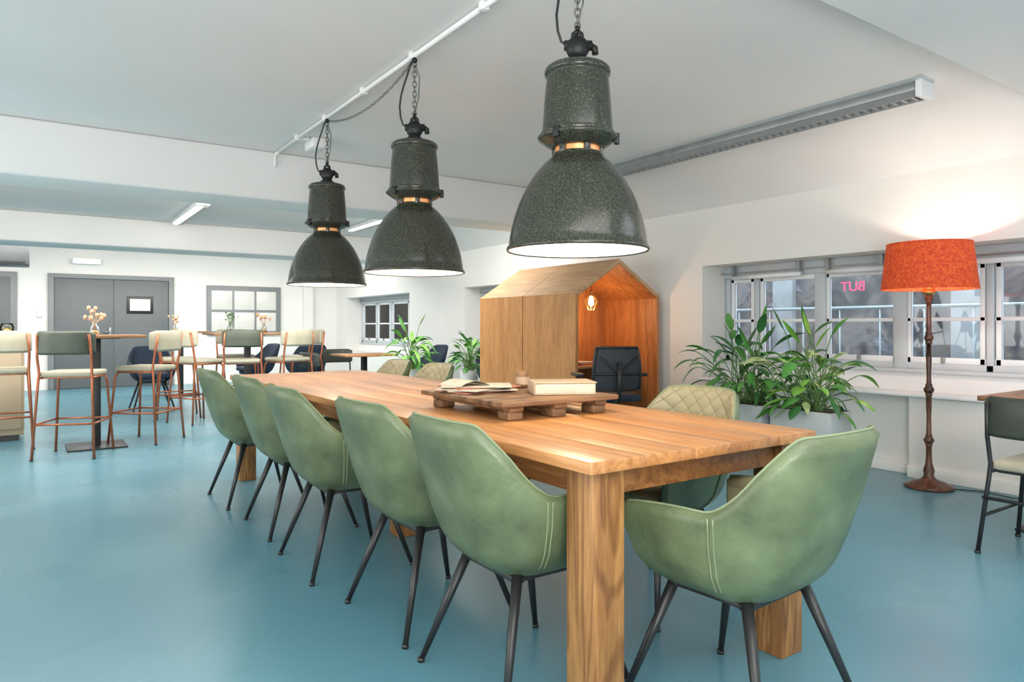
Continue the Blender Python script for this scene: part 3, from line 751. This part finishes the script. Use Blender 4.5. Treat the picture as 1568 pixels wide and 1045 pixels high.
for k in range(3):
    q = k * 2 * PI / 3; b_.tube([(0, 0, 1.65), (.259 * math.cos(q), .259 * math.sin(q), 1.68)], .003, M_brass, 6)
b_.tube([(0, 0, 1.39), (0, 0, 1.65)], .005, M_brass, 6)
b_.ball((0, 0, 1.50), .035, M_bulbw)
b_.obj("floor_lamp", (5.13, 2.36, 0))
b_ = MB(); b_.tube([(5.2, 2.23, .006), (5.28, 2.1, .006), (5.25, 1.9, .006), (5.32, 1.75, .006), (5.34, 1.6, .006)], .004, M_black, 6); b_.obj("power_cable")

# ------------------------------------------------------------------ lights
def pt(name, loc, e, col, r=.05):
    l = bpy.data.lights.new(name, 'POINT'); l.energy = e; l.color = col; l.shadow_soft_size = r
    o = bpy.data.objects.new(name, l); sc.collection.objects.link(o); o.location = loc
def ar(name, loc, rot, sx, sy, e, col):
    l = bpy.data.lights.new(name, 'AREA'); l.shape = 'RECTANGLE'; l.size = sx; l.size_y = sy; l.energy = e; l.color = col
    o = bpy.data.objects.new(name, l); sc.collection.objects.link(o); o.location = loc; o.rotation_euler = rot
for (x, y) in PL: pt("pendant_light", (x, y, 1.47), 11, (1, .86, .66), .05)
pt("floor_lamp_light", (5.13, 2.36, 1.56), 16, (1, .93, .80), .03)
pt("booth_light", (xm, 5.6, 1.26), 8, (1, .62, .30), .05)
ar("fill_light_a", (.5, -.6, 2.48), (0, 0, 0), 3.5, 2.2, 80, (1, .97, .92))  # added fill under the ceiling above the camera, out of view
ar("fill_light_b", (4.0, .2, 2.48), (0, 0, 0), 1.5, 1.5, 20, (.85, .93, 1))  # added cool fill, out of view, brightens the right-hand side
ar("fill_light_c", (1.0, 7.3, 2.58), (0, 0, 0), 7, .8, 165, (1, .97, .93))  # added fill hidden behind the first beam, not a fixture; brightens far room
ar("fill_light_d", (1.5, 12.5, 2.58), (0, 0, 0), 6, .8, 165, (1, .97, .93))  # added fill hidden behind the second beam, not a fixture; brightens back wall area
ar("beam_fill_a", (1.0, 6.58, 2.36), (math.radians(97), 0, 0), 8, .25, 60, (1, .96, .91))  # added fill on the first beam's back face, lifts the far ceiling
ar("beam_fill_b", (1.0, 11.63, 2.36), (math.radians(97), 0, 0), 8, .25, 40, (1, .96, .91))  # added fill on the second beam's back face, out of view
ar("fill_light_e", (-3.9, 4, 1.4), (0, math.radians(-90), 0), 2.0, 7, 150, (1, .98, .95))  # added side fill along the left wall, out of view
ar("ceiling_fill", (-.6, -1.6, 1.0), (math.radians(150), 0, math.radians(-30)), 1.6, 1.6, 165, (1, .97, .93))  # added upward fill behind the camera to brighten the ceiling
ar("lightwell_daylight", (6.9, 4.5, 3.4), (0, math.radians(8), 0), 1.6, 18, 1200, (.74, .87, 1))
w = bpy.data.worlds.new("World"); sc.world = w; w.use_nodes = True
bg = w.node_tree.nodes["Background"]; bg.inputs[0].default_value = (.82, .91, 1, 1); bg.inputs[1].default_value = 1.3

# ------------------------------------------------------------------ camera
cam = bpy.data.cameras.new("camera"); co = bpy.data.objects.new("camera", cam); sc.collection.objects.link(co)
co.location = (0, 0, 1.12); co.rotation_euler = (PI / 2, 0, math.radians(-34.5))
cam.sensor_width = 36; cam.lens = 36 * 1071 / 1568; cam.shift_y = -22.5 / 1568; cam.clip_start = .05
sc.camera = co
try:
    sc.view_settings.view_transform = 'Standard'; sc.view_settings.look = 'None'; sc.view_settings.exposure = 0.12
except Exception as ex: print(ex)
